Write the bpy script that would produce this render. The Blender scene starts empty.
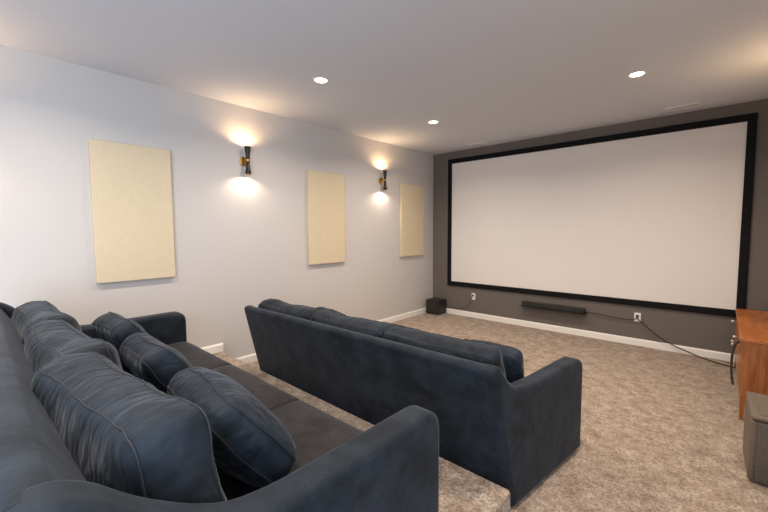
import bpy, bmesh, math, random
from mathutils import Vector, Matrix, noise
random.seed(7)
S = bpy.context.scene
COL = S.collection
PI = math.pi

# ------------------------------------------------------------------ scene settings
S.view_settings.view_transform = 'Standard'
S.view_settings.look = 'None'
S.view_settings.gamma = 1
S.view_settings.use_curve_mapping = False
S.view_settings.exposure = 0.31

# ------------------------------------------------------------------ room numbers (metres)
H = 2.89            # ceiling
XR = 4.56           # right wall
YB = -8.6           # wall behind the camera
RISER_Y, RISER_X, RISER_H = -3.986, 3.25, 0.21
BB = 0.09

# ------------------------------------------------------------------ materials
def srgb(r, g, b):
    f = lambda c: (c/255/12.92) if c/255 <= .04045 else ((c/255+.055)/1.055)**2.4
    return (f(r), f(g), f(b), 1)

def mat(name, col, rough=.6, metal=0, spec=.5, sheen=0, emit=None, estr=0):
    m = bpy.data.materials.new(name); m.use_nodes = True
    b = m.node_tree.nodes['Principled BSDF']
    b.inputs['Base Color'].default_value = col
    b.inputs['Roughness'].default_value = rough
    b.inputs['Metallic'].default_value = metal
    b.inputs['Specular IOR Level'].default_value = spec
    if sheen:
        b.inputs['Sheen Weight'].default_value = sheen
        b.inputs['Sheen Roughness'].default_value = .35
    if emit:
        b.inputs['Emission Color'].default_value = emit
        b.inputs['Emission Strength'].default_value = estr
    return m

def nodes(m):
    nt = m.node_tree
    return nt, nt.nodes['Principled BSDF']

def coords(nt, scale=(1, 1, 1), randomize=False):
    tc = nt.nodes.new('ShaderNodeTexCoord'); mp = nt.nodes.new('ShaderNodeMapping')
    mp.inputs['Scale'].default_value = scale
    nt.links.new(tc.outputs['Object'], mp.inputs['Vector'])
    if randomize:
        oi = nt.nodes.new('ShaderNodeObjectInfo'); ml = nt.nodes.new('ShaderNodeMath'); ml.operation = 'MULTIPLY'
        ml.inputs[1].default_value = 37.0
        nt.links.new(oi.outputs['Random'], ml.inputs[0]); nt.links.new(ml.outputs[0], mp.inputs['Location'])
    return mp.outputs['Vector']

def tex(nt, vec, scale, detail=3, rough=.5, dist=0):
    n = nt.nodes.new('ShaderNodeTexNoise')
    n.inputs['Scale'].default_value = scale; n.inputs['Detail'].default_value = detail
    n.inputs['Roughness'].default_value = rough; n.inputs['Distortion'].default_value = dist
    nt.links.new(vec, n.inputs['Vector']); return n.outputs['Fac']

def ramp(nt, fac, stops):
    r = nt.nodes.new('ShaderNodeValToRGB'); cr = r.color_ramp
    while len(cr.elements) < len(stops): cr.elements.new(.5)
    for e, (p, c) in zip(cr.elements, stops): e.position = p; e.color = c
    nt.links.new(fac, r.inputs['Fac']); return r.outputs['Color']

def bump(nt, b, h, strength, dist=.01, prev=None):
    n = nt.nodes.new('ShaderNodeBump'); n.inputs['Strength'].default_value = strength
    n.inputs['Distance'].default_value = dist
    nt.links.new(h, n.inputs['Height'])
    if prev: nt.links.new(prev, n.inputs['Normal'])
    nt.links.new(n.outputs['Normal'], b.inputs['Normal']); return n.outputs['Normal']

def mix(nt, fac, a, b_, mode='MIX'):
    n = nt.nodes.new('ShaderNodeMix'); n.data_type = 'RGBA'; n.blend_type = mode
    if isinstance(fac, float): n.inputs['Factor'].default_value = fac
    else: nt.links.new(fac, n.inputs['Factor'])
    for s, v in (('A', a), ('B', b_)):
        i = [k for k in n.inputs if k.name == s and k.type == 'RGBA'][0]
        if isinstance(v, tuple): i.default_value = v
        else: nt.links.new(v, i)
    return [o for o in n.outputs if o.type == 'RGBA'][0]

M = {}
def paint(key, col, rough=.85, bs=.05):
    m = mat(key, col, rough, spec=.25); nt, b = nodes(m); v = coords(nt)
    bump(nt, b, tex(nt, v, 260, 2), bs, .002); M[key] = m
paint('wall_paint', (.58, .555, .54, 1))
paint('ceiling_paint', (.63, .66, .73, 1), .9, .08)
paint('dark_wall_paint', (.155, .138, .126, 1), .6)
paint('trim_paint', (.87, .85, .82, 1), .4, .0)
paint('plastic_white', (.88, .87, .86, 1), .35, 0)

# velvet upholstery
def velvet(key, wr=0.0, col=(.0155, .0208, .0285), axis=(7, 1.6, 1.6)):
    m = mat(key, col+(1,), .62, spec=.10, sheen=.22)
    nt, b = nodes(m)
    b.inputs['Sheen Tint'].default_value = (.55, .60, .68, 1) if key == 'velvet_seat_warmlit' else (.50, .57, .68, 1)
    v = coords(nt, randomize=True)
    n1 = tex(nt, v, 6.5, 5, .65, .3)
    lo = tuple(c*.6 for c in col)+(1,); hi = tuple(c*1.45 for c in col)+(1,)
    nt.links.new(ramp(nt, n1, [(.36, lo), (.66, hi)]), b.inputs['Base Color'])
    prev = bump(nt, b, tex(nt, v, 420, 2), .12, .002)
    prev = bump(nt, b, tex(nt, v, 9, 3), .25, .02, prev)
    if wr:
        v2 = coords(nt, axis, True)
        prev = bump(nt, b, tex(nt, v2, 7, 1.2, .4, .35), wr, .035, prev)
    M[key] = m
velvet('velvet', 0)
velvet('velvet_cushion', .26, axis=(4.5, 2.0, 2.2))
velvet('velvet_pillow', .30, (.0165, .0235, .035), (5, 2.6, 3))
velvet('velvet_seat_warmlit', .10, (.022, .021, .024), (1, 1, 1))  # same velvet, warm light on the seats put into its colour
M['seam'] = mat('seam_thread', (.018, .02, .028, 1), .8)

# carpet
def carpet(key, c1, c2, c3):
    m = mat(key, c2, 1, spec=.05, sheen=.25); nt, b = nodes(m); v = coords(nt)
    a = tex(nt, v, 9, 7, .75, .15); f = tex(nt, v, 75, 4, .85)
    big = ramp(nt, a, [(.36, c1), (.5, c2), (.66, c3)])
    md = ramp(nt, tex(nt, v, 34, 4, .7), [(.36, (.70, .69, .68, 1)), (.6, (1.1, 1.1, 1.1, 1))])
    big = mix(nt, 1.0, big, md, 'MULTIPLY')
    sp = ramp(nt, f, [(.38, (.45, .44, .43, 1)), (.52, (.98, .98, .98, 1)), (.64, (1.3, 1.3, 1.3, 1))])
    nt.links.new(mix(nt, 1.0, big, sp, 'MULTIPLY'), b.inputs['Base Color'])
    p = bump(nt, b, f, .7, .012)
    bump(nt, b, a, .35, .03, p)
    M[key] = m
carpet('carpet', (.29, .215, .160, 1), (.43, .340, .268, 1), (.575, .485, .405, 1))

# linen acoustic panel
m = mat('linen', (.74, .62, .45, 1), .95, spec=.1); nt, b = nodes(m)
v1 = coords(nt, (1, 3, 60)); v2 = coords(nt, (1, 60, 3))
t1 = tex(nt, v1, 5, 3, .6); t2 = tex(nt, v2, 5, 3, .6)
cc = mix(nt, .5, ramp(nt, t1, [(.3, (.60, .50, .345, 1)), (.7, (.72, .62, .455, 1))]), ramp(nt, t2, [(.3, (.60, .50, .345, 1)), (.7, (.72, .62, .455, 1))]))
nt.links.new(cc, b.inputs['Base Color']); p = bump(nt, b, t1, .15, .003); bump(nt, b, t2, .15, .003, p)
M['linen'] = m

M['screen'] = mat('screen_fabric', (.80, .77, .745, 1), .9, spec=.1)
M['black_velvet'] = mat('black_frame_flock', (.006, .006, .008, 1), .8, spec=.2)
M['black_metal'] = mat('black_metal', (.012, .012, .013, 1), .35, .2)
M['black_plastic'] = mat('black_plastic', (.013, .012, .013, 1), .42)
M['grille'] = mat('speaker_grille', (.018, .017, .018, 1), .8)
nt, b = nodes(M['grille']); vo = nt.nodes.new('ShaderNodeTexVoronoi'); vo.inputs['Scale'].default_value = 220
nt.links.new(coords(nt), vo.inputs['Vector']); bump(nt, b, vo.outputs['Distance'], .4, .002)
M['brass'] = mat('brass', (.62, .38, .11, 1), .28, 1)
M['steel'] = mat('brushed_steel', (.6, .56, .5, 1), .35, 1)
M['dark_hole'] = mat('socket_black', (.01, .01, .01, 1), .6)
M['cable'] = mat('cable_rubber', (.035, .024, .018, 1), .6)
M['strap'] = mat('strap_leather', (.05, .032, .022, 1), .6)
M['bulb'] = mat('lit_bulb', (1, .9, .75, 1), .5, emit=(1, .80, .55, 1), estr=30)
M['lens'] = mat('lit_lens', (1, .95, .85, 1), .5, emit=(1, .84, .62, 1), estr=14)
# wood
m = mat('cherry_wood', (.4, .13, .03, 1), .32, spec=.5); nt, b = nodes(m)
v = coords(nt, (1.2, .35, 6)); w = tex(nt, v, 6, 5, .6, 1.2)
nt.links.new(ramp(nt, w, [(.3, (.20, .055, .012, 1)), (.5, (.36, .115, .028, 1)), (.72, (.52, .20, .055, 1))]), b.inputs['Base Color'])
bump(nt, b, w, .06, .003); M['wood'] = m
m = mat('cherry_wood_side', (.4, .13, .03, 1), .4, spec=.5); nt, b = nodes(m)
v = coords(nt, (5, 5, .5)); w = tex(nt, v, 6, 5, .6, .6)
nt.links.new(ramp(nt, w, [(.3, (.22, .07, .02, 1)), (.5, (.33, .115, .035, 1)), (.72, (.43, .17, .055, 1))]), b.inputs['Base Color'])
M['wood_side'] = m
m = mat('pale_leg_wood', (.38, .22, .12, 1), .5); M['leg_wood'] = m
# tweed
m = mat('grey_tweed', (.1, .1, .1, 1), .9, sheen=.3); nt, b = nodes(m)
f = tex(nt, coords(nt, (1, 1, 3)), 70, 3, .7)
nt.links.new(ramp(nt, f, [(.35, (.070, .060, .051, 1)), (.62, (.125, .111, .096, 1))]), b.inputs['Base Color'])
bump(nt, b, f, .5, .004); M['tweed'] = m
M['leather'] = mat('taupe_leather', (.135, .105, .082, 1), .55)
M['glass'] = mat('window_glass', (.9, .95, 1, 1), .02); M['glass'].node_tree.nodes['Principled BSDF'].inputs['Transmission Weight'].default_value = 1
M['sofa_leg'] = mat('sofa_foot_plastic', (.01, .01, .01, 1), .5)

# ------------------------------------------------------------------ mesh helpers
def link(name, bm, material, parent=None, smooth=False, loc=(0, 0, 0), rot=(0, 0, 0), wn=False):
    bmesh.ops.recalc_face_normals(bm, faces=bm.faces[:])
    me = bpy.data.meshes.new(name); bm.to_mesh(me); bm.free()
    me.materials.append(M[material])
    if smooth: me.polygons.foreach_set('use_smooth', [True]*len(me.polygons))
    o = bpy.data.objects.new(name, me); COL.objects.link(o)
    o.location = loc; o.rotation_euler = rot
    if parent: o.parent = parent
    if wn:
        mo = o.modifiers.new('weighted', 'WEIGHTED_NORMAL'); mo.keep_sharp = True
    return o

def box(bm, a, b, bev=0, seg=3):
    x0, y0, z0 = [min(p, q) for p, q in zip(a, b)]; x1, y1, z1 = [max(p, q) for p, q in zip(a, b)]
    vs = [bm.verts.new(p) for p in ((x0,y0,z0),(x1,y0,z0),(x1,y1,z0),(x0,y1,z0),(x0,y0,z1),(x1,y0,z1),(x1,y1,z1),(x0,y1,z1))]
    fs = [bm.faces.new([vs[i] for i in q]) for q in ((3,2,1,0),(4,5,6,7),(0,1,5,4),(1,2,6,5),(2,3,7,6),(3,0,4,7))]
    if bev:
        es = list({e for f in fs for e in f.edges})
        bmesh.ops.bevel(bm, geom=es, offset=bev, segments=seg, affect='EDGES', profile=.5)

def mbox(name, a, b, material, parent=None, bev=0, seg=3, **k):
    bm = bmesh.new(); box(bm, a, b, bev, seg)
    return link(name, bm, material, parent, smooth=bev > 0, wn=bev > 0, **k)

def lathe(bm, prof, n=32, axis='z', c=(0, 0, 0), cap=True):
    rings = []
    for r, h in prof:
        ring = []
        for i in range(n):
            a = 2*PI*i/n; p = (r*math.cos(a), r*math.sin(a), h)
            if axis == 'x': p = (h, p[0], p[1])
            if axis == 'y': p = (p[0], h, p[1])
            ring.append(bm.verts.new((p[0]+c[0], p[1]+c[1], p[2]+c[2])))
        rings.append(ring)
    for r0, r1 in zip(rings, rings[1:]):
        for i in range(n): bm.faces.new((r0[i], r0[(i+1) % n], r1[(i+1) % n], r1[i]))
    if cap:
        bm.faces.new(rings[0][::-1]); bm.faces.new(rings[-1])

def spline(pts, n=8):
    P = [Vector(p) for p in pts]; P = [2*P[0]-P[1]]+P+[2*P[-1]-P[-2]]; out = []
    for i in range(1, len(P)-2):
        for k in range(n):
            t = k/n; a, b, c, d = P[i-1:i+3]
            out.append(.5*((2*b)+(c-a)*t+(2*a-5*b+4*c-d)*t*t+(3*b-a-3*c+d)*t**3))
    out.append(P[-2]); return out

def tube(bm, pts, r, n=8, closed=False):
    rings = []; N = len(pts); pts = [Vector(p) for p in pts]; prev = None
    for i, p in enumerate(pts):
        if closed: t = pts[(i+1) % N]-pts[i-1]
        else: t = pts[min(i+1, N-1)]-pts[max(i-1, 0)]
        t.normalize()
        u = prev if prev else (Vector((0, 0, 1)) if abs(t.z) < .9 else Vector((1, 0, 0)))
        u = (u-t*u.dot(t)).normalized(); w = t.cross(u); prev = u
        rings.append([bm.verts.new(p+(u*math.cos(2*PI*k/n)+w*math.sin(2*PI*k/n))*r) for k in range(n)])
    rr = list(zip(rings, rings[1:]))+([(rings[-1], rings[0])] if closed else [])
    for a, b in rr:
        for k in range(n): bm.faces.new((a[k], a[(k+1) % n], b[(k+1) % n], b[k]))
    if not closed: bm.faces.new(rings[0][::-1]); bm.faces.new(rings[-1])

def round_poly(pts, rad, n=6):
    out = []; N = len(pts)
    for i, p in enumerate(pts):
        p = Vector(p); r = rad[i] if isinstance(rad, (list, tuple)) else rad
        a = Vector(pts[i-1]); b = Vector(pts[(i+1) % N])
        if r <= 0: out.append(p); continue
        da, db = (a-p), (b-p); la, lb = da.length, db.length
        ra = min(r, la*.49, lb*.49)
        s = p+da/la*ra; e = p+db/lb*ra
        for k in range(n+1):
            t = k/n; out.append((1-t)**2*s+2*t*(1-t)*p+t*t*e)
    q = [out[0]]
    for v in out[1:]:
        if (v-q[-1]).length > 1e-4: q.append(v)
    if (q[0]-q[-1]).length < 1e-4: q.pop()
    return q

def resample(poly, step):
    out = []
    for i, p in enumerate(poly):
        q = poly[(i+1) % len(poly)]; n = max(1, int((q-p).length/step))
        for k in range(n): out.append(p.lerp(q, k/n))
    return out

def slab(bm, contour, x0, x1, r, nx=1, warp=None):
    """closed outline (y,z) swept along x, with its two end faces rolled over by radius r"""
    P = contour; N = len(P)
    area = sum(P[i].x*P[(i+1) % N].y-P[(i+1) % N].x*P[i].y for i in range(N))
    sg = 1 if area > 0 else -1; nr = []
    for i in range(N):
        t1 = (P[i]-P[i-1]).normalized(); t2 = (P[(i+1) % N]-P[i]).normalized(); t = (t1+t2).normalized()
        nr.append(Vector((t.y, -t.x))*sg)
    K = 5; xs = []
    for k in range(K+1):
        a = PI/2*k/K; xs.append((x0+r-r*math.cos(a), r*(1-math.sin(a))))
    for k in range(1, nx): xs.append((x0+r+(x1-x0-2*r)*k/nx, 0))
    for k in range(K, -1, -1):
        a = PI/2*k/K; xs.append((x1-r+r*math.cos(a), r*(1-math.sin(a))))
    rings = []
    for x, ins in xs:
        ring = []
        for p, n in zip(P, nr):
            q = p-n*ins; v = Vector((x, q.x, q.y))
            if warp: v = warp(v)
            ring.append(bm.verts.new(v))
        rings.append(ring)
    for a, b in zip(rings, rings[1:]):
        for i in range(N): bm.faces.new((a[i], a[(i+1) % N], b[(i+1) % N], b[i]))
    f1 = bm.faces.new(rings[0][::-1]); f2 = bm.faces.new(rings[-1])
    f1.normal_update(); f2.normal_update()
    bmesh.ops.triangulate(bm, faces=[f1, f2])

def empty(name, loc=(0, 0, 0), rz=0):
    o = bpy.data.objects.new(name, None); COL.objects.link(o); o.location = loc; o.rotation_euler = (0, 0, rz)
    o.empty_display_size = .1; return o
def tag(o, label=None, cat=None, group=None, kind=None):
    if label: o['label'] = label
    if cat: o['category'] = cat
    if group: o['group'] = group
    if kind: o['kind'] = kind
    return o
def copy_tree(o, parent=None):
    c = o.copy(); COL.objects.link(c); c.parent = parent
    for ch in list(o.children): copy_tree(ch, c)
    return c

# ------------------------------------------------------------------ room shell
T = .12
def struct(name, a, b, material, bev=0):
    return tag(mbox(name, a, b, material, bev=bev), kind='structure')
struct('floor', (-T, YB-T, -.1), (XR+T, T, 0), 'carpet')
struct('ceiling', (-T, YB-T, H), (XR+T, T, H+.1), 'ceiling_paint')
struct('wall_left', (-T, YB-T, 0), (0, T, H), 'wall_paint')
struct('wall_front', (0, 0, 0), (XR, T, H), 'dark_wall_paint')
struct('wall_back', (0, YB-T, 0), (XR, YB, H), 'wall_paint')
# right wall with an added, unseen window opening behind the camera for cool light
WY0, WY1, WZ0, WZ1 = -8.3, -6.2, .55, 2.45
bm = bmesh.new()
box(bm, (XR, YB-T, 0), (XR+T, WY0, H)); box(bm, (XR, WY1, 0), (XR+T, T, H))
box(bm, (XR, WY0, 0), (XR+T, WY1, WZ0)); box(bm, (XR, WY0, WZ1), (XR+T, WY1, H))
tag(link('wall_right', bm, 'wall_paint'), kind='structure')
bm = bmesh.new()
for y in (WY0, (WY0+WY1)/2-.025, WY1-.05): box(bm, (XR+.03, y, WZ0), (XR+.09, y+.05, WZ1))
for z in (WZ0, WZ1-.05): box(bm, (XR+.03, WY0, z), (XR+.09, WY1, z+.05))
win = tag(link('added_window_1', bm, 'trim_paint'), kind='structure')
mbox('pane', (XR+.06, WY0+.04, WZ0+.04), (XR+.065, WY1-.04, WZ1-.04), 'glass', win)
# riser platform: carpeted step the rear sofa stands on
bm = bmesh.new()
prof = round_poly([(YB, 0), (RISER_Y, 0), (RISER_Y, RISER_H), (YB, RISER_H)], [0, 0, .03, 0])
slab(bm, prof, 0.0, RISER_X, .018)
tag(link('floor_riser', bm, 'carpet', smooth=True, wn=True), kind='structure')
# baseboards
def baseboard(name, axis, a0, a1, pos, z, sgn):
    c = [Vector(p) for p in ((0, 0), (.014, 0), (.014, BB-.018), (.009, BB-.006), (.005, BB), (0, BB))]
    bm = bmesh.new(); A, B = [], []
    for d, h in c:
        if axis == 'y': A.append(bm.verts.new((pos+sgn*d, a0, z+h))); B.append(bm.verts.new((pos+sgn*d, a1, z+h)))
        else: A.append(bm.verts.new((a0, pos+sgn*d, z+h))); B.append(bm.verts.new((a1, pos+sgn*d, z+h)))
    n = len(c)
    for i in range(n): bm.faces.new((A[i], A[(i+1) % n], B[(i+1) % n], B[i]))
    bm.faces.new(A[::-1]); bm.faces.new(B)
    return tag(link(name, bm, 'trim_paint'), kind='structure')
baseboard('baseboard_left', 'y', RISER_Y, 0, 0, 0, 1)
baseboard('baseboard_riser', 'y', YB, RISER_Y, 0, RISER_H, 1)
baseboard('baseboard_front', 'x', 0.014, XR, 0, 0, -1)
baseboard('baseboard_right', 'y', YB, -.014, XR, 0, -1)
baseboard('baseboard_back', 'x', RISER_X, XR-.014, YB, 0, 1)

# ------------------------------------------------------------------ projector screen
SX0, SX1, SZ0, SZ1, FW = .334, 4.211, .522, 2.755, .078
scr = tag(empty('projector_screen', ((SX0+SX1)/2, 0, SZ0)), 'huge blank white projector screen in a black frame on the dark taupe wall', 'projector screen')
hw = (SX1-SX0)/2; hh = SZ1-SZ0
bm = bmesh.new()
O = [(-hw, 0), (hw, 0), (hw, hh), (-hw, hh)]; I = [(-hw+FW, FW), (hw-FW, FW), (hw-FW, hh-FW), (-hw+FW, hh-FW)]
lay = []
for pts, y in ((O, -.002), (O, -.030), ([(a+(.012 if a < 0 else -.012), b+(.012 if b < 1 else -.012)) for a, b in O], -.036), (I, -.036), (I, -.012), (I, -.002)):
    lay.append([bm.verts.new((x, y, z)) for x, z in pts])
for a, b in zip(lay, lay[1:]+lay[:1]):
    for i in range(4): bm.faces.new((a[i], a[(i+1) % 4], b[(i+1) % 4], b[i]))
link('frame', bm, 'black_velvet', scr)
mbox('screen_surface', (-hw+FW-.01, -.02, FW-.01), (hw-FW+.01, -.006, hh-FW+.01), 'screen', scr)

# ------------------------------------------------------------------ acoustic panels
PW, PZ0, PZ1 = .619, 1.072, 2.292
def panel():
    bm = bmesh.new(); box(bm, (0.001, 0, 0), (.045, PW, PZ1-PZ0), .006, 2)
    # small gathers along the wrapped edge
    return link('acoustic_panel', bm, 'linen', smooth=True, wn=True)
p0 = panel()
pl = ['cream linen acoustic panel nearest the camera, left of the nearer wall sconce',
      'cream linen acoustic panel on the wall between the two wall sconces',
      'cream linen acoustic panel beside the corner with the dark screen wall']
for i, y in enumerate((-5.059, -2.840, -.975)):
    o = p0 if i == 0 else copy_tree(p0)
    o.location = (0, y, PZ0); tag(o, pl[i], 'acoustic panel', 'fabric panels on the left wall')

# ------------------------------------------------------------------ wall sconces
def lamp(name, typ, loc, energy, color, parent=None, rot=(0, 0, 0), **k):
    d = bpy.data.lights.new(name, typ); d.energy = energy; d.color = color
    for a, v in k.items(): setattr(d, a, v)
    o = bpy.data.objects.new(name, d); COL.objects.link(o); o.location = loc; o.rotation_euler = rot
    if parent: o.parent = parent
    return o
WARM = (1.0, .64, .33); WARM2 = (1.0, .80, .60)
SPOT_UP, SPOT_DN = 8, 5.5
def sconce():
    r = empty('wall_sconce')
    bm = bmesh.new(); lathe(bm, [(.0, .001), (.048, .001), (.052, .006), (.052, .014), (.046, .018), (.0, .019)], 32, 'x', cap=False)
    link('backplate', bm, 'brass', r, True)
    bm = bmesh.new(); lathe(bm, [(.009, .015), (.009, .085)], 16, 'x'); link('arm', bm, 'brass', r, True)
    bm = bmesh.new(); lathe(bm, [(.0205, -.011), (.0235, -.008), (.0235, .008), (.0205, .011)], 24, 'z', (.095, 0, 0))
    link('collar', bm, 'brass', r, True)
    for s in (1, -1):
        bm = bmesh.new()
        pr = [(.018, .0), (.019, .03), (.024, .075), (.030, .115), (.035, .148), (.033, .148), (.028, .115), (.022, .08), (.0, .078)]
        lathe(bm, [(a, h*s) for a, h in pr], 32, 'z', (.095, 0, 0), cap=False)
        sh = link('shade', bm, 'black_metal', r, True)
        bm = bmesh.new(); lathe(bm, [(.0345, .1485*s), (.0355, .146*s), (.0355, .151*s), (.0338, .1515*s), (.0330, .1475*s)], 32, 'z', (.095, 0, 0), cap=False)
        link('rim', bm, 'brass', sh, True)
        bm = bmesh.new(); lathe(bm, [(.001, .080*s), (.012, .085*s), (.019, .105*s), (.019, .118*s), (.012, .130*s), (.001, .134*s)], 20, 'z', (.095, 0, 0), cap=False)
        link('bulb', bm, 'bulb', sh, True)
    lamp('light_up', 'SPOT', (.095, 0, .150), SPOT_UP, WARM, r, (PI, 0, 0), spot_size=math.radians(168), spot_blend=.55, shadow_soft_size=.025)
    lamp('light_down', 'SPOT', (.095, 0, -.150), SPOT_DN, WARM2, r, (0, 0, 0), spot_size=math.radians(168), spot_blend=.55, shadow_soft_size=.025)
    return r
s0 = sconce()
sc_l = [(0, -3.680, 'left', 'black and brass double cone wall sconce between the two nearer linen panels'),
        (0, -1.435, 'left', 'smaller looking black and brass wall sconce beside the farthest linen panel'),
        (0, -5.945, 'left', 'black and brass wall sconce on the left wall above the rear sofa'),
        (XR, -1.464, 'right', 'black and brass wall sconce on the right wall above the wooden sideboard'),
        (XR, -3.704, 'right', 'black and brass wall sconce on the right wall behind the ottoman'),
        (XR, -5.945, 'right', 'black and brass wall sconce on the right wall beside the camera')]
for i, (x, y, side, lb) in enumerate(sc_l):
    o = s0 if i == 0 else copy_tree(s0)
    o.location = (x, y, 2.288); o.rotation_euler = (0, 0, 0 if side == 'left' else PI)
    tag(o, lb, 'wall sconce', 'double cone wall sconces')

# ------------------------------------------------------------------ recessed downlights
def downlight():
    r = empty('recessed_downlight')
    bm = bmesh.new(); lathe(bm, [(.056, 0), (.072, 0), (.074, -.002), (.072, -.006), (.058, -.006), (.054, -.002), (.052, 0)], 40, 'z', cap=False)
    link('trim_ring', bm, 'plastic_white', r, True)
    bm = bmesh.new(); lathe(bm, [(.0, -.0035), (.030, -.004), (.054, -.002), (.054, 0)], 40, 'z', cap=False)
    link('lens', bm, 'lens', r, True)
    lamp('light', 'AREA', (0, 0, -.012), DL, (1.0, .84, .68), r, shape='DISK', size=.10, spread=math.radians(150))
    return r
DL = 19
d0 = downlight()
dl = [(1.205, -3.534, 'recessed downlight glowing in the ceiling, nearest the near wall sconce'),
      (1.20, -1.735, 'recessed downlight glowing in the ceiling near the left front corner of the room'),
      (3.361, -1.704, 'recessed downlight glowing in the ceiling above the right half of the screen'),
      (3.361, -3.534, 'recessed downlight in the ceiling above the right end of the front sofa'),
      (1.205, -5.6, 'recessed downlight in the ceiling above the rear sofa'),
      (3.361, -5.6, 'recessed downlight in the ceiling above the carpeted aisle'),
      (1.205, -7.5, 'recessed downlight in the ceiling behind the rear sofa'),
      (3.361, -7.5, 'recessed downlight in the ceiling near the added rear window')]
for i, (x, y, lb) in enumerate(dl):
    o = d0 if i == 0 else copy_tree(d0)
    o.location = (x, y, H); tag(o, lb, 'ceiling light', 'recessed ceiling downlights')

# ------------------------------------------------------------------ ceiling vents
def vent(L, Wd):
    r = empty('ceiling_vent')
    bm = bmesh.new()
    for a, b in (((-L/2, -Wd/2), (L/2, -Wd/2+.012)), ((-L/2, Wd/2-.012), (L/2, Wd/2)), ((-L/2, -Wd/2), (-L/2+.012, Wd/2)), ((L/2-.012, -Wd/2), (L/2, Wd/2))):
        box(bm, (a[0], a[1], -.010), (b[0], b[1], 0))
    link('frame', bm, 'plastic_white', r)
    mbox('duct_opening', (-L/2+.01, -Wd/2+.01, -.002), (L/2-.01, Wd/2-.01, -.001), 'dark_hole', r)
    for k in range(3):
        y = -Wd/2+.012+(Wd-.024)*(k+.5)/3
        mbox('louvre', (-L/2+.01, -.013, -.0015), (L/2-.01, .013, .0015), 'plastic_white', r, loc=(0, y, -.008), rot=(math.radians(28), 0, 0))
    return r
v0 = vent(.30, .12); v0.location = (3.59, -.30, H); tag(v0, 'white slotted air vent in the ceiling above the right half of the screen', 'air vent', 'ceiling air vents')
v1 = copy_tree(v0); v1.location = (1.02, -.26, H); tag(v1, 'white slotted air vent in the ceiling above the left top corner of the screen', 'air vent', 'ceiling air vents')

# ------------------------------------------------------------------ outlets
def outlet(loc, lb):
    r = tag(empty('wall_outlet', loc), lb, 'wall outlet', 'white outlets on the screen wall')
    mbox('cover_plate', (-.036, -.006, -.058), (.036, -.0005, .058), 'plastic_white', r, .003, 2)
    for z in (.021, -.021):
        s = mbox('socket', (-.017, -.009, z-.015), (.017, -.005, z+.015), 'plastic_white', r, .003, 2)
        bm = bmesh.new()
        box(bm, (-.009, -.0096, z-.002), (-.0065, -.0085, z+.008)); box(bm, (.0065, -.0096, z-.002), (.009, -.0085, z+.008))
        box(bm, (-.0025, -.0096, z-.011), (.0025, -.0085, z-.006))
        link('slots', bm, 'dark_hole', s)
    return r
outlet((.848, 0, .368), 'white wall outlet near the black subwoofer')
outlet((3.214, 0, .372), 'white wall outlet right of the soundbar with a cord passing in front')
def plug(loc, lb):
    bm = bmesh.new(); box(bm, (-.014, -.034, -.013), (.014, -.0092, .013), .004, 2)
    return tag(link('power_plug', bm, 'black_plastic', smooth=True, wn=True, loc=loc), lb, 'power plug')
plug((.848, 0, .389), 'small black plug in the outlet near the subwoofer')
plug((3.214, 0, .393), 'small black plug in the outlet right of the soundbar')

# ------------------------------------------------------------------ soundbar on wall, cables
sb = tag(empty('soundbar', (2.17, 0, .375)), 'long thin black soundbar mounted on the dark wall under the screen', 'soundbar')
bm = bmesh.new(); slab(bm, round_poly([(-.095, -.035), (-.025, -.035), (-.025, .035), (-.095, .035)], .012), -.44, .44, .006)
link('housing', bm, 'black_plastic', sb, True, wn=True)
mbox('front_grille', (-.43, -.098, -.028), (.43, -.094, .026), 'grille', sb)
mbox('wall_shelf', (-.475, -.115, -.048), (.455, -.002, -.036), 'black_plastic', sb, .003, 2)
for x in (-.3, .3): mbox('bracket', (x-.012, -.03, -.07), (x+.012, -.002, -.047), 'black_metal', sb)
def cable(name, pts, r, lb, m='cable'):
    bm = bmesh.new(); tube(bm, spline(pts, 10), r, 8)
    return tag(link(name, bm, m, smooth=True), lb, 'cable')
cable('power_cable', [(2.60, -.03, .352), (2.66, -.03, .357), (2.78, -.03, .352), (2.95, -.03, .335), (3.09, -.03, .330), (3.17, -.035, .338), (3.205, -.04, .365), (3.212, -.042, .388)], .006,
      'dark cable running from the soundbar to the wall outlet')
cable('extension_cable', [(3.216, -.048, .385), (3.235, -.05, .345), (3.29, -.05, .30), (3.39, -.05, .215), (3.47, -.05, .155), (3.61, -.05, .085), (3.75, -.07, .04), (3.88, -.11, .010), (4.0, -.20, .009), (4.16, -.27, .009), (4.35, -.30, .009)], .007,
      'long dark cable hanging from the outlet and trailing to the wooden sideboard')
cable('subwoofer_cable', [(.846, -.040, .386), (.83, -.045, .32), (.77, -.04, .22), (.69, -.04, .155), (.58, -.04, .13), (.46, -.05, .13), (.38, -.09, .14), (.345, -.14, .16)], .004,
      'thin dark cord drooping from the outlet to the subwoofer')

# ------------------------------------------------------------------ subwoofer
sw = tag(empty('subwoofer', (.19, -.165, 0), 0), 'black cube subwoofer on the carpet in the far corner', 'subwoofer')
bm = bmesh.new(); box(bm, (-.135, -.13, .015), (.135, .13, .265), .012, 3); link('cabinet', bm, 'black_plastic', sw, True, wn=True)
bm = bmesh.new(); box(bm, (-.122, -.142, .03), (.122, -.128, .25), .006, 2); link('grille', bm, 'grille', sw, True, wn=True)
for x in (-.1, .1):
    for y in (-.1, .1):
        bm = bmesh.new(); lathe(bm, [(.014, 0), (.016, .017)], 16, c=(x, y, 0)); link('foot', bm, 'black_plastic', sw, True)

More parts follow.
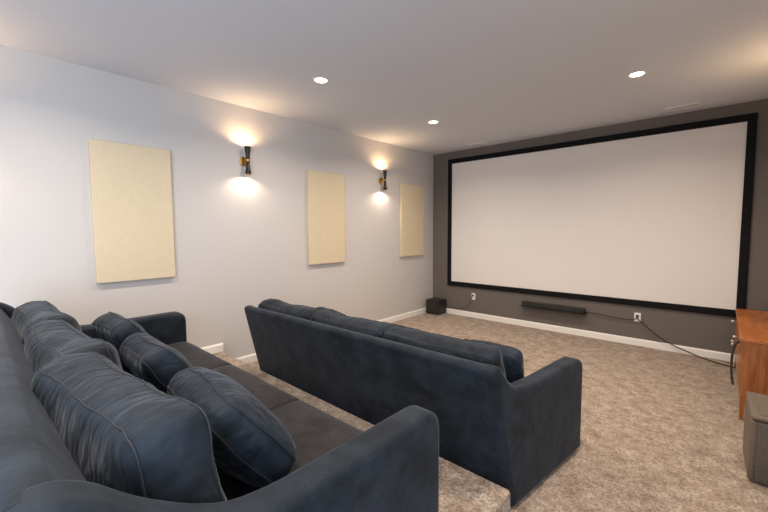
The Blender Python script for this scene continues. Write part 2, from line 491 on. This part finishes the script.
# ------------------------------------------------------------------ cushions
def cushion_mesh(w, h, t, g, seed, sag=.0, corner=11, wr=.003, n=34, power=.62):
    """boxed soft cushion. x width, y thickness, z height (centred). returns bmesh and seam rings"""
    bm = bmesh.new()
    def outline(u, v):
        r = max(abs(u), abs(v))
        if r < 1e-6: return 0.0, 0.0, 0.0
        a, c = u/r, v/r
        d = (abs(a)**corner+abs(c)**corner)**(1/corner)
        return a/d*r, c/d*r, r
    off = Vector((seed*3.1, seed*1.7, seed*.9))
    def disp(p, k):
        d = noise.noise(Vector((p.x*4, p.y*4, p.z*4))+off)*.018
        d += noise.noise(Vector((p.x*22, p.y*5, p.z*9))+off)*wr*k
        d += (abs(noise.noise(Vector((p.x*13+p.z*4, p.y*4, p.z*7))+off*2))-.2)*-wr*1.6*k
        return d
    grids = {}
    for s in (1, -1):
        G = {}
        for i in range(n+1):
            for j in range(n+1):
                u = math.sin((2*i/n-1)*PI/2); v = math.sin((2*j/n-1)*PI/2)
                x, z, r = outline(u, v)
                f = max(0, 1-r**2.6)**power
                y = s*(g/2+(t-g)/2*f)
                p = Vector((x*w/2, y, z*h/2))
                # weight sag: belly slightly lower than the middle
                p.y *= 1+.10*(-z)
                p.z -= sag*math.cos(x*PI/2)*(1 if z > 0 else .2)*max(0, z)
                dd = disp(p, .5+.9*r)
                p.y += s*dd
                if r > .999: p += Vector((x, 0, z)).normalized()*dd*.5
                G[i, j] = bm.verts.new(p)
        for i in range(n):
            for j in range(n):
                q = (G[i, j], G[i+1, j], G[i+1, j+1], G[i, j+1])
                bm.faces.new(q if s < 0 else q[::-1])
        grids[s] = G
    loop = [(i, 0) for i in range(n)]+[(n, j) for j in range(n)]+[(i, n) for i in range(n, 0, -1)]+[(0, j) for j in range(n, 0, -1)]
    K = 6; rings = []
    F = [grids[1][l].co.copy() for l in loop]; B = [grids[-1][l].co.copy() for l in loop]
    rings.append([grids[1][l] for l in loop])
    for k in range(1, K):
        ring = []
        for a, b in zip(F, B):
            p = a.lerp(b, k/K); o = Vector((p.x/w, 0, p.z/h)); L = max(o.length, 1e-5)
            p = p+o/L*(g*.13*math.sin(PI*k/K))
            p += o/L*disp(p*1.7, 1.3)*.5
            ring.append(bm.verts.new(p))
        rings.append(ring)
    rings.append([grids[-1][l] for l in loop])
    N = len(loop)
    for a, b in zip(rings, rings[1:]):
        for i in range(N): bm.faces.new((a[i], a[(i+1) % N], b[(i+1) % N], b[i]))
    return bm, [F, B]

def cushion(name, parent, w, h, t, g, loc, rot, material='velvet_cushion', seed=1, **k):
    bm, seams = cushion_mesh(w, h, t, g, seed, **k)
    o = link(name, bm, material, parent, True, loc, rot)
    bm = bmesh.new()
    for F in seams:
        c = [p+Vector((p.x/w, 0, p.z/h)).normalized()*.0015 for p in F]
        tube(bm, c, .0024, 6, True)
    link('piping', bm, 'seam', o, True)
    return o

# ------------------------------------------------------------------ sofas
def sofa(name, loc, rz, D, W, label, lean=.24, flare=0.0, seed=0, hb=.885, at=.12, sp=((.66, .014), (.74, .062), (.825, .135), (.885, .205))):
    r = tag(empty(name, loc, rz), label, 'sofa', 'pair of dark velvet sofas')
    hw = W/2; ha = .65; zb = .012
    yb = -(D-lean)           # back of the base
    def warp(v):            # arms splay a little towards the front
        t = min(1, max(0, -v.y/D))
        v.x += (1 if v.x > 0 else -1)*(-flare*t)*abs(v.x)/hw
        return v
    # arms with a swoop up to the back
    sw = [(0, zb), (.0, ha), (-D*.56, ha-.003), *[(-D*a, ha+h) for a, h in sp], (-D*.935, hb), (-D, hb-.012), (yb, zb)]
    con = resample(round_poly(sw, [.04, .085, .06, .10, .10, .10, .06, .05, .05, .015], 6), .05)
    for s in (-1, 1):
        bm = bmesh.new(); x0, x1 = (hw-at, hw) if s > 0 else (-hw, -hw+at)
        slab(bm, con, x0, x1, .030, 2, warp)
        link('arm', bm, 'velvet', r, True, wn=True)
    # back: leaning slab
    bt = .16
    bk = [(yb, zb), (-D+.002, hb-.03), (-D+.025, hb-.004), (-D+.075, hb-.006), (-D+bt-.045, hb-.07), (yb+bt*1.1, .2), (yb+bt*1.1, zb+.02)]
    con = resample(round_poly(bk, [.01, .04, .03, .04, .05, .05, .01], 5), .08)
    bm = bmesh.new(); slab(bm, con, -hw+.045, hw-.045, .02, 10, warp)
    link('back', bm, 'velvet', r, True, wn=True)
    # base rail and deck
    bs = [(yb+.05, zb+.01), (-.035, zb+.01), (-.035, .28), (yb+.05, .28)]
    con = resample(round_poly(bs, [.01, .02, .03, .01], 5), .1)
    bm = bmesh.new(); slab(bm, con, -hw+at-.01, hw-at+.01, .01, 3, warp)
    link('base', bm, 'velvet', r, True, wn=True)
    # seat cushions
    iw = (W-2*at)/3; yr = -D+.24
    for k in range(3):
        cx = -hw+at+iw*(k+.5)
        con = resample(round_poly([(yr, .285), (.005, .285), (.012, .398), (-.05, .414), (yr, .402)], [.03, .045, .05, .05, .03], 6), .05)
        bm = bmesh.new()
        def w2(v, cx=cx, k=k):
            u = (v.x-cx)/(iw/2); q = (v.y-yr/2)/(yr/2)
            if v.z > .34: v.z += .014*(1-min(1, u*u))*(1-min(1, q*q*q*q))+.006*noise.noise(Vector((v.x*4, v.y*4, seed+k)))
            return v
        slab(bm, con, cx-iw/2+.002, cx+iw/2-.002, .022, 10, w2)
        link('seat_cushion', bm, 'velvet_seat_warmlit', r, True)
    # feet
    for sx in (-1, 1):
        for y in (-.10, yb+.10):
            bm = bmesh.new(); lathe(bm, [(.022, 0), (.028, zb+.012)], 16, c=(sx*(hw-.22), y, 0)); link('foot', bm, 'sofa_leg', r, True)
    return r, iw

R = math.radians
LEAN = math.radians(17)
# rear sofa on the riser
D1, W1 = 1.15, 2.60
rear, iw = sofa('sofa', (1.94, -4.605, RISER_H), 0, D1, W1, 'dark blue grey velvet sofa in the foreground on the carpeted riser', seed=1)
for k, (dz, rx, sd) in enumerate(((-.02, 2, 3), (-.01, 3, 5), (0, 7, 8))):
    cx = -W1/2+.12+iw*(k+.5)-.03
    cushion('back_cushion', rear, iw-.02, .465, .27, .14, (cx+.01, -D1+.275, .43+.225+dz), (LEAN*.5, 0, R(rx)), seed=sd, sag=.02)
# front sofa on the lower floor
D2, W2 = 1.07, 2.75
front, iw2 = sofa('sofa', (1.950, -3.03, 0), math.radians(1.3), D2, W2, 'dark navy velvet sofa in front of the riser, its back to the camera', lean=.205, flare=.16, seed=2, hb=.835, sp=((.70, .006), (.79, .028), (.865, .09), (.91, .15)))
for k, sd in enumerate((11, 13, 17)):
    cx = -W2/2+.12+iw2*(k+.5)-.01
    cushion('back_cushion', front, iw2-.05, .45, .25, .13, (cx*.94-.04, -D2+.28, .43+.21), (LEAN, 0, 0), seed=sd, sag=.02)

# loose throw pillows
def pillow(x, y, z, rot, lb, seed, size=.50, t=.24):
    o = cushion('throw_pillow', None, size*1.22, size, t, .10, (x, y, z), rot, 'velvet_pillow', seed, corner=9, wr=.003, power=.7)
    return tag(o, lb, 'throw pillow', 'loose velvet pillows on the sofas')
R = math.radians
pillow(2.68, -5.15, .818, (R(36), 0, R(-4)), 'plump navy velvet throw pillow nearest the camera on the rear sofa', 21, .375, .235)
pillow(1.93, -5.135, .810, (R(33), 0, R(2)), 'navy velvet throw pillow in the middle of the rear sofa', 22, .36, .20)
pillow(1.19, -5.11, .808, (R(31), 0, R(5)), 'navy velvet throw pillow farthest from the camera on the rear sofa', 23, .355, .20)
pillow(2.88, -3.48, .598, (R(20), 0, R(4)), 'dark velvet throw pillow at the right end of the front sofa', 24, .335, .18)
pillow(2.02, -3.50, .592, (R(20), 0, R(3)), 'dark velvet throw pillow peeking over the middle of the front sofa', 25, .325, .18)
pillow(1.30, -3.49, .592, (R(20), 0, R(-3)), 'dark velvet throw pillow peeking over the left part of the front sofa', 26, .325, .18)

# ------------------------------------------------------------------ wooden sideboard
DX0, DX1, DY0, DY1, DZ = 4.135, 4.535, -1.73, -.22, .65
db = tag(empty('sideboard', ((DX0+DX1)/2, (DY0+DY1)/2, 0)), 'glossy orange brown wooden sideboard on legs by the right wall', 'sideboard')
hx, hy = (DX1-DX0)/2, (DY1-DY0)/2
mbox('top', (-hx-.012, -hy-.006, DZ-.022), (hx, hy+.006, DZ), 'wood', db, .003, 2)
for s in (-1, 1):
    # end panel whose lower edge arches between the legs
    pts = [(-hx, .19), (-hx, DZ-.022), (hx, DZ-.022), (hx, .19), (hx-.05, .205), (0, .235), (-hx+.05, .205)]
    bm = bmesh.new(); y0, y1 = (-hy, -hy+.02) if s < 0 else (hy-.02, hy)
    A = [bm.verts.new((x, y0, z)) for x, z in pts]; B = [bm.verts.new((x, y1, z)) for x, z in pts]
    bm.faces.new(A); bm.faces.new(B[::-1])
    for i in range(len(pts)): bm.faces.new((A[i], B[i], B[(i+1) % len(pts)], A[(i+1) % len(pts)]))
    link('end_panel', bm, 'wood_side', db)
mbox('carcass', (-hx+.02, -hy+.02, .19), (hx, hy-.02, DZ-.022), 'wood_side', db)
nd = 2; dw = (2*hy-.04)/nd
for k in range(nd):
    ya = -hy+.02+dw*k+.003; yb_ = ya+dw-.006
    d = mbox('drawer', (-hx-.002, ya, .47), (-hx+.018, yb_, DZ-.027), 'wood', db, .002, 2)
    q = mbox('door', (-hx-.002, ya, .20), (-hx+.018, yb_, .464), 'wood', db, .002, 2)
    for par, z in ((d, .575), (q, .44)):
        for yy in (((ya+yb_)/2,) if par is d else ((yb_-.06) if k == 0 else (ya+.06),)):
            bm = bmesh.new(); lathe(bm, [(.006, -hx-.002), (.006, -hx-.018), (.012, -hx-.030), (.013, -hx-.040), (.008, -hx-.048), (.001, -hx-.049)], 16, 'x', (0, yy, z), cap=False)
            link('knob', bm, 'steel', par, True)
for sx in (-1, 1):
    for sy in (-1, 1):
        bm = bmesh.new(); x = sx*(hx-.024); y = sy*(hy-.024)
        for (a, z0), (b_, z1) in (((.011, 0), (.020, .20)),):
            vs = []
            for hwid, z, ox, oy in ((a, z0, sx*.006, sy*.004), (b_, z1, 0, 0)):
                vs.append([bm.verts.new((x+ox+i*hwid, y+oy+j*hwid, z)) for i, j in ((-1,-1),(1,-1),(1,1),(-1,1))])
            bm.faces.new(vs[0][::-1]); bm.faces.new(vs[1])
            for i in range(4): bm.faces.new((vs[0][i], vs[0][(i+1) % 4], vs[1][(i+1) % 4], vs[1][i]))
        link('leg', bm, 'wood_side', db)
# dark strap looped from the knob of the sideboard
bm = bmesh.new()
c = spline([(4.128, -1.56, .592), (4.115, -1.56, .588), (4.098, -1.55, .55), (4.088, -1.54, .47), (4.086, -1.53, .37), (4.092, -1.52, .28), (4.102, -1.515, .215)], 8)
prev = None
for i, p in enumerate(c):
    t = (c[min(i+1, len(c)-1)]-c[max(i-1, 0)]).normalized(); w = Vector((0, 1, 0)); n_ = t.cross(w).normalized()
    ring = [bm.verts.new(p+w*a*.035+n_*b_*.008) for a, b_ in ((-1, -1), (1, -1), (1, 1), (-1, 1))]
    if prev:
        for k in range(4): bm.faces.new((prev[k], prev[(k+1) % 4], ring[(k+1) % 4], ring[k]))
    else: bm.faces.new(ring[::-1])
    prev = ring
bm.faces.new(prev)
tag(link('hanging_strap', bm, 'strap', smooth=False), 'dark curved strap hanging from the front of the wooden sideboard', 'strap')

# ------------------------------------------------------------------ ottoman
ot = tag(empty('ottoman', (4.345, -2.50, 0), R(1)), 'grey tweed cube ottoman with a taupe lid at the right edge', 'ottoman')
bm = bmesh.new()
bul = [(-.205, .012), (-.228, .13), (-.232, .25), (-.222, .388), (.222, .388), (.232, .25), (.228, .13), (.205, .012)]
con = resample(round_poly(bul, [.02, .1, .1, .012, .012, .1, .1, .02], 5), .06)
slab(bm, con, -.172, .185, .014, 4); link('body', bm, 'tweed', ot, True, wn=True)
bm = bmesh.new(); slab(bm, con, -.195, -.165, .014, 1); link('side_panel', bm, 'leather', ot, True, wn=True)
bm = bmesh.new()
con = resample(round_poly([(-.224, .394), (-.224, .42), (.224, .42), (.224, .394)], .012, 5), .06)
slab(bm, con, -.195, .187, .014, 4); lid = link('lid', bm, 'leather', ot, True, wn=True)
bm = bmesh.new(); box(bm, (-.15, -.19, .412), (.15, .19, .427), .005, 2); link('top_panel', bm, 'leather', lid, True, wn=True)

# ------------------------------------------------------------------ daylight
w = bpy.data.worlds.new('World'); S.world = w; w.use_nodes = True
bg = w.node_tree.nodes['Background']; bg.inputs['Color'].default_value = (.55, .72, 1, 1); bg.inputs['Strength'].default_value = 1.0
lamp('daylight_fill', 'AREA', (XR+.025, (WY0+WY1)/2, (WZ0+WZ1)/2), 118, (.64, .81, 1.0), None, (0, PI/2, 0), shape='RECTANGLE', size=WZ1-WZ0-.1, size_y=WY1-WY0-.1)  # area light filling the added window, supplies the cool light

# ------------------------------------------------------------------ camera
f, yaw, pit, rol = 370.9066, .7383, .0691, -.0051
fw = Vector((-math.sin(yaw)*math.cos(pit), math.cos(yaw)*math.cos(pit), -math.sin(pit)))
rt = Vector((math.cos(yaw), math.sin(yaw), 0)); up = rt.cross(fw)
r2 = rt*math.cos(rol)+up*math.sin(rol); u2 = -rt*math.sin(rol)+up*math.cos(rol)
cd = bpy.data.cameras.new('camera'); cam = bpy.data.objects.new('camera', cd); COL.objects.link(cam)
mt = Matrix((r2, u2, -fw)).transposed().to_4x4(); mt.translation = Vector((3.9799, -5.7363, 1.5157))
cam.matrix_world = mt
cd.sensor_fit = 'HORIZONTAL'; cd.sensor_width = 36; cd.lens = f*36/768; cd.clip_start = .02
S.camera = cam
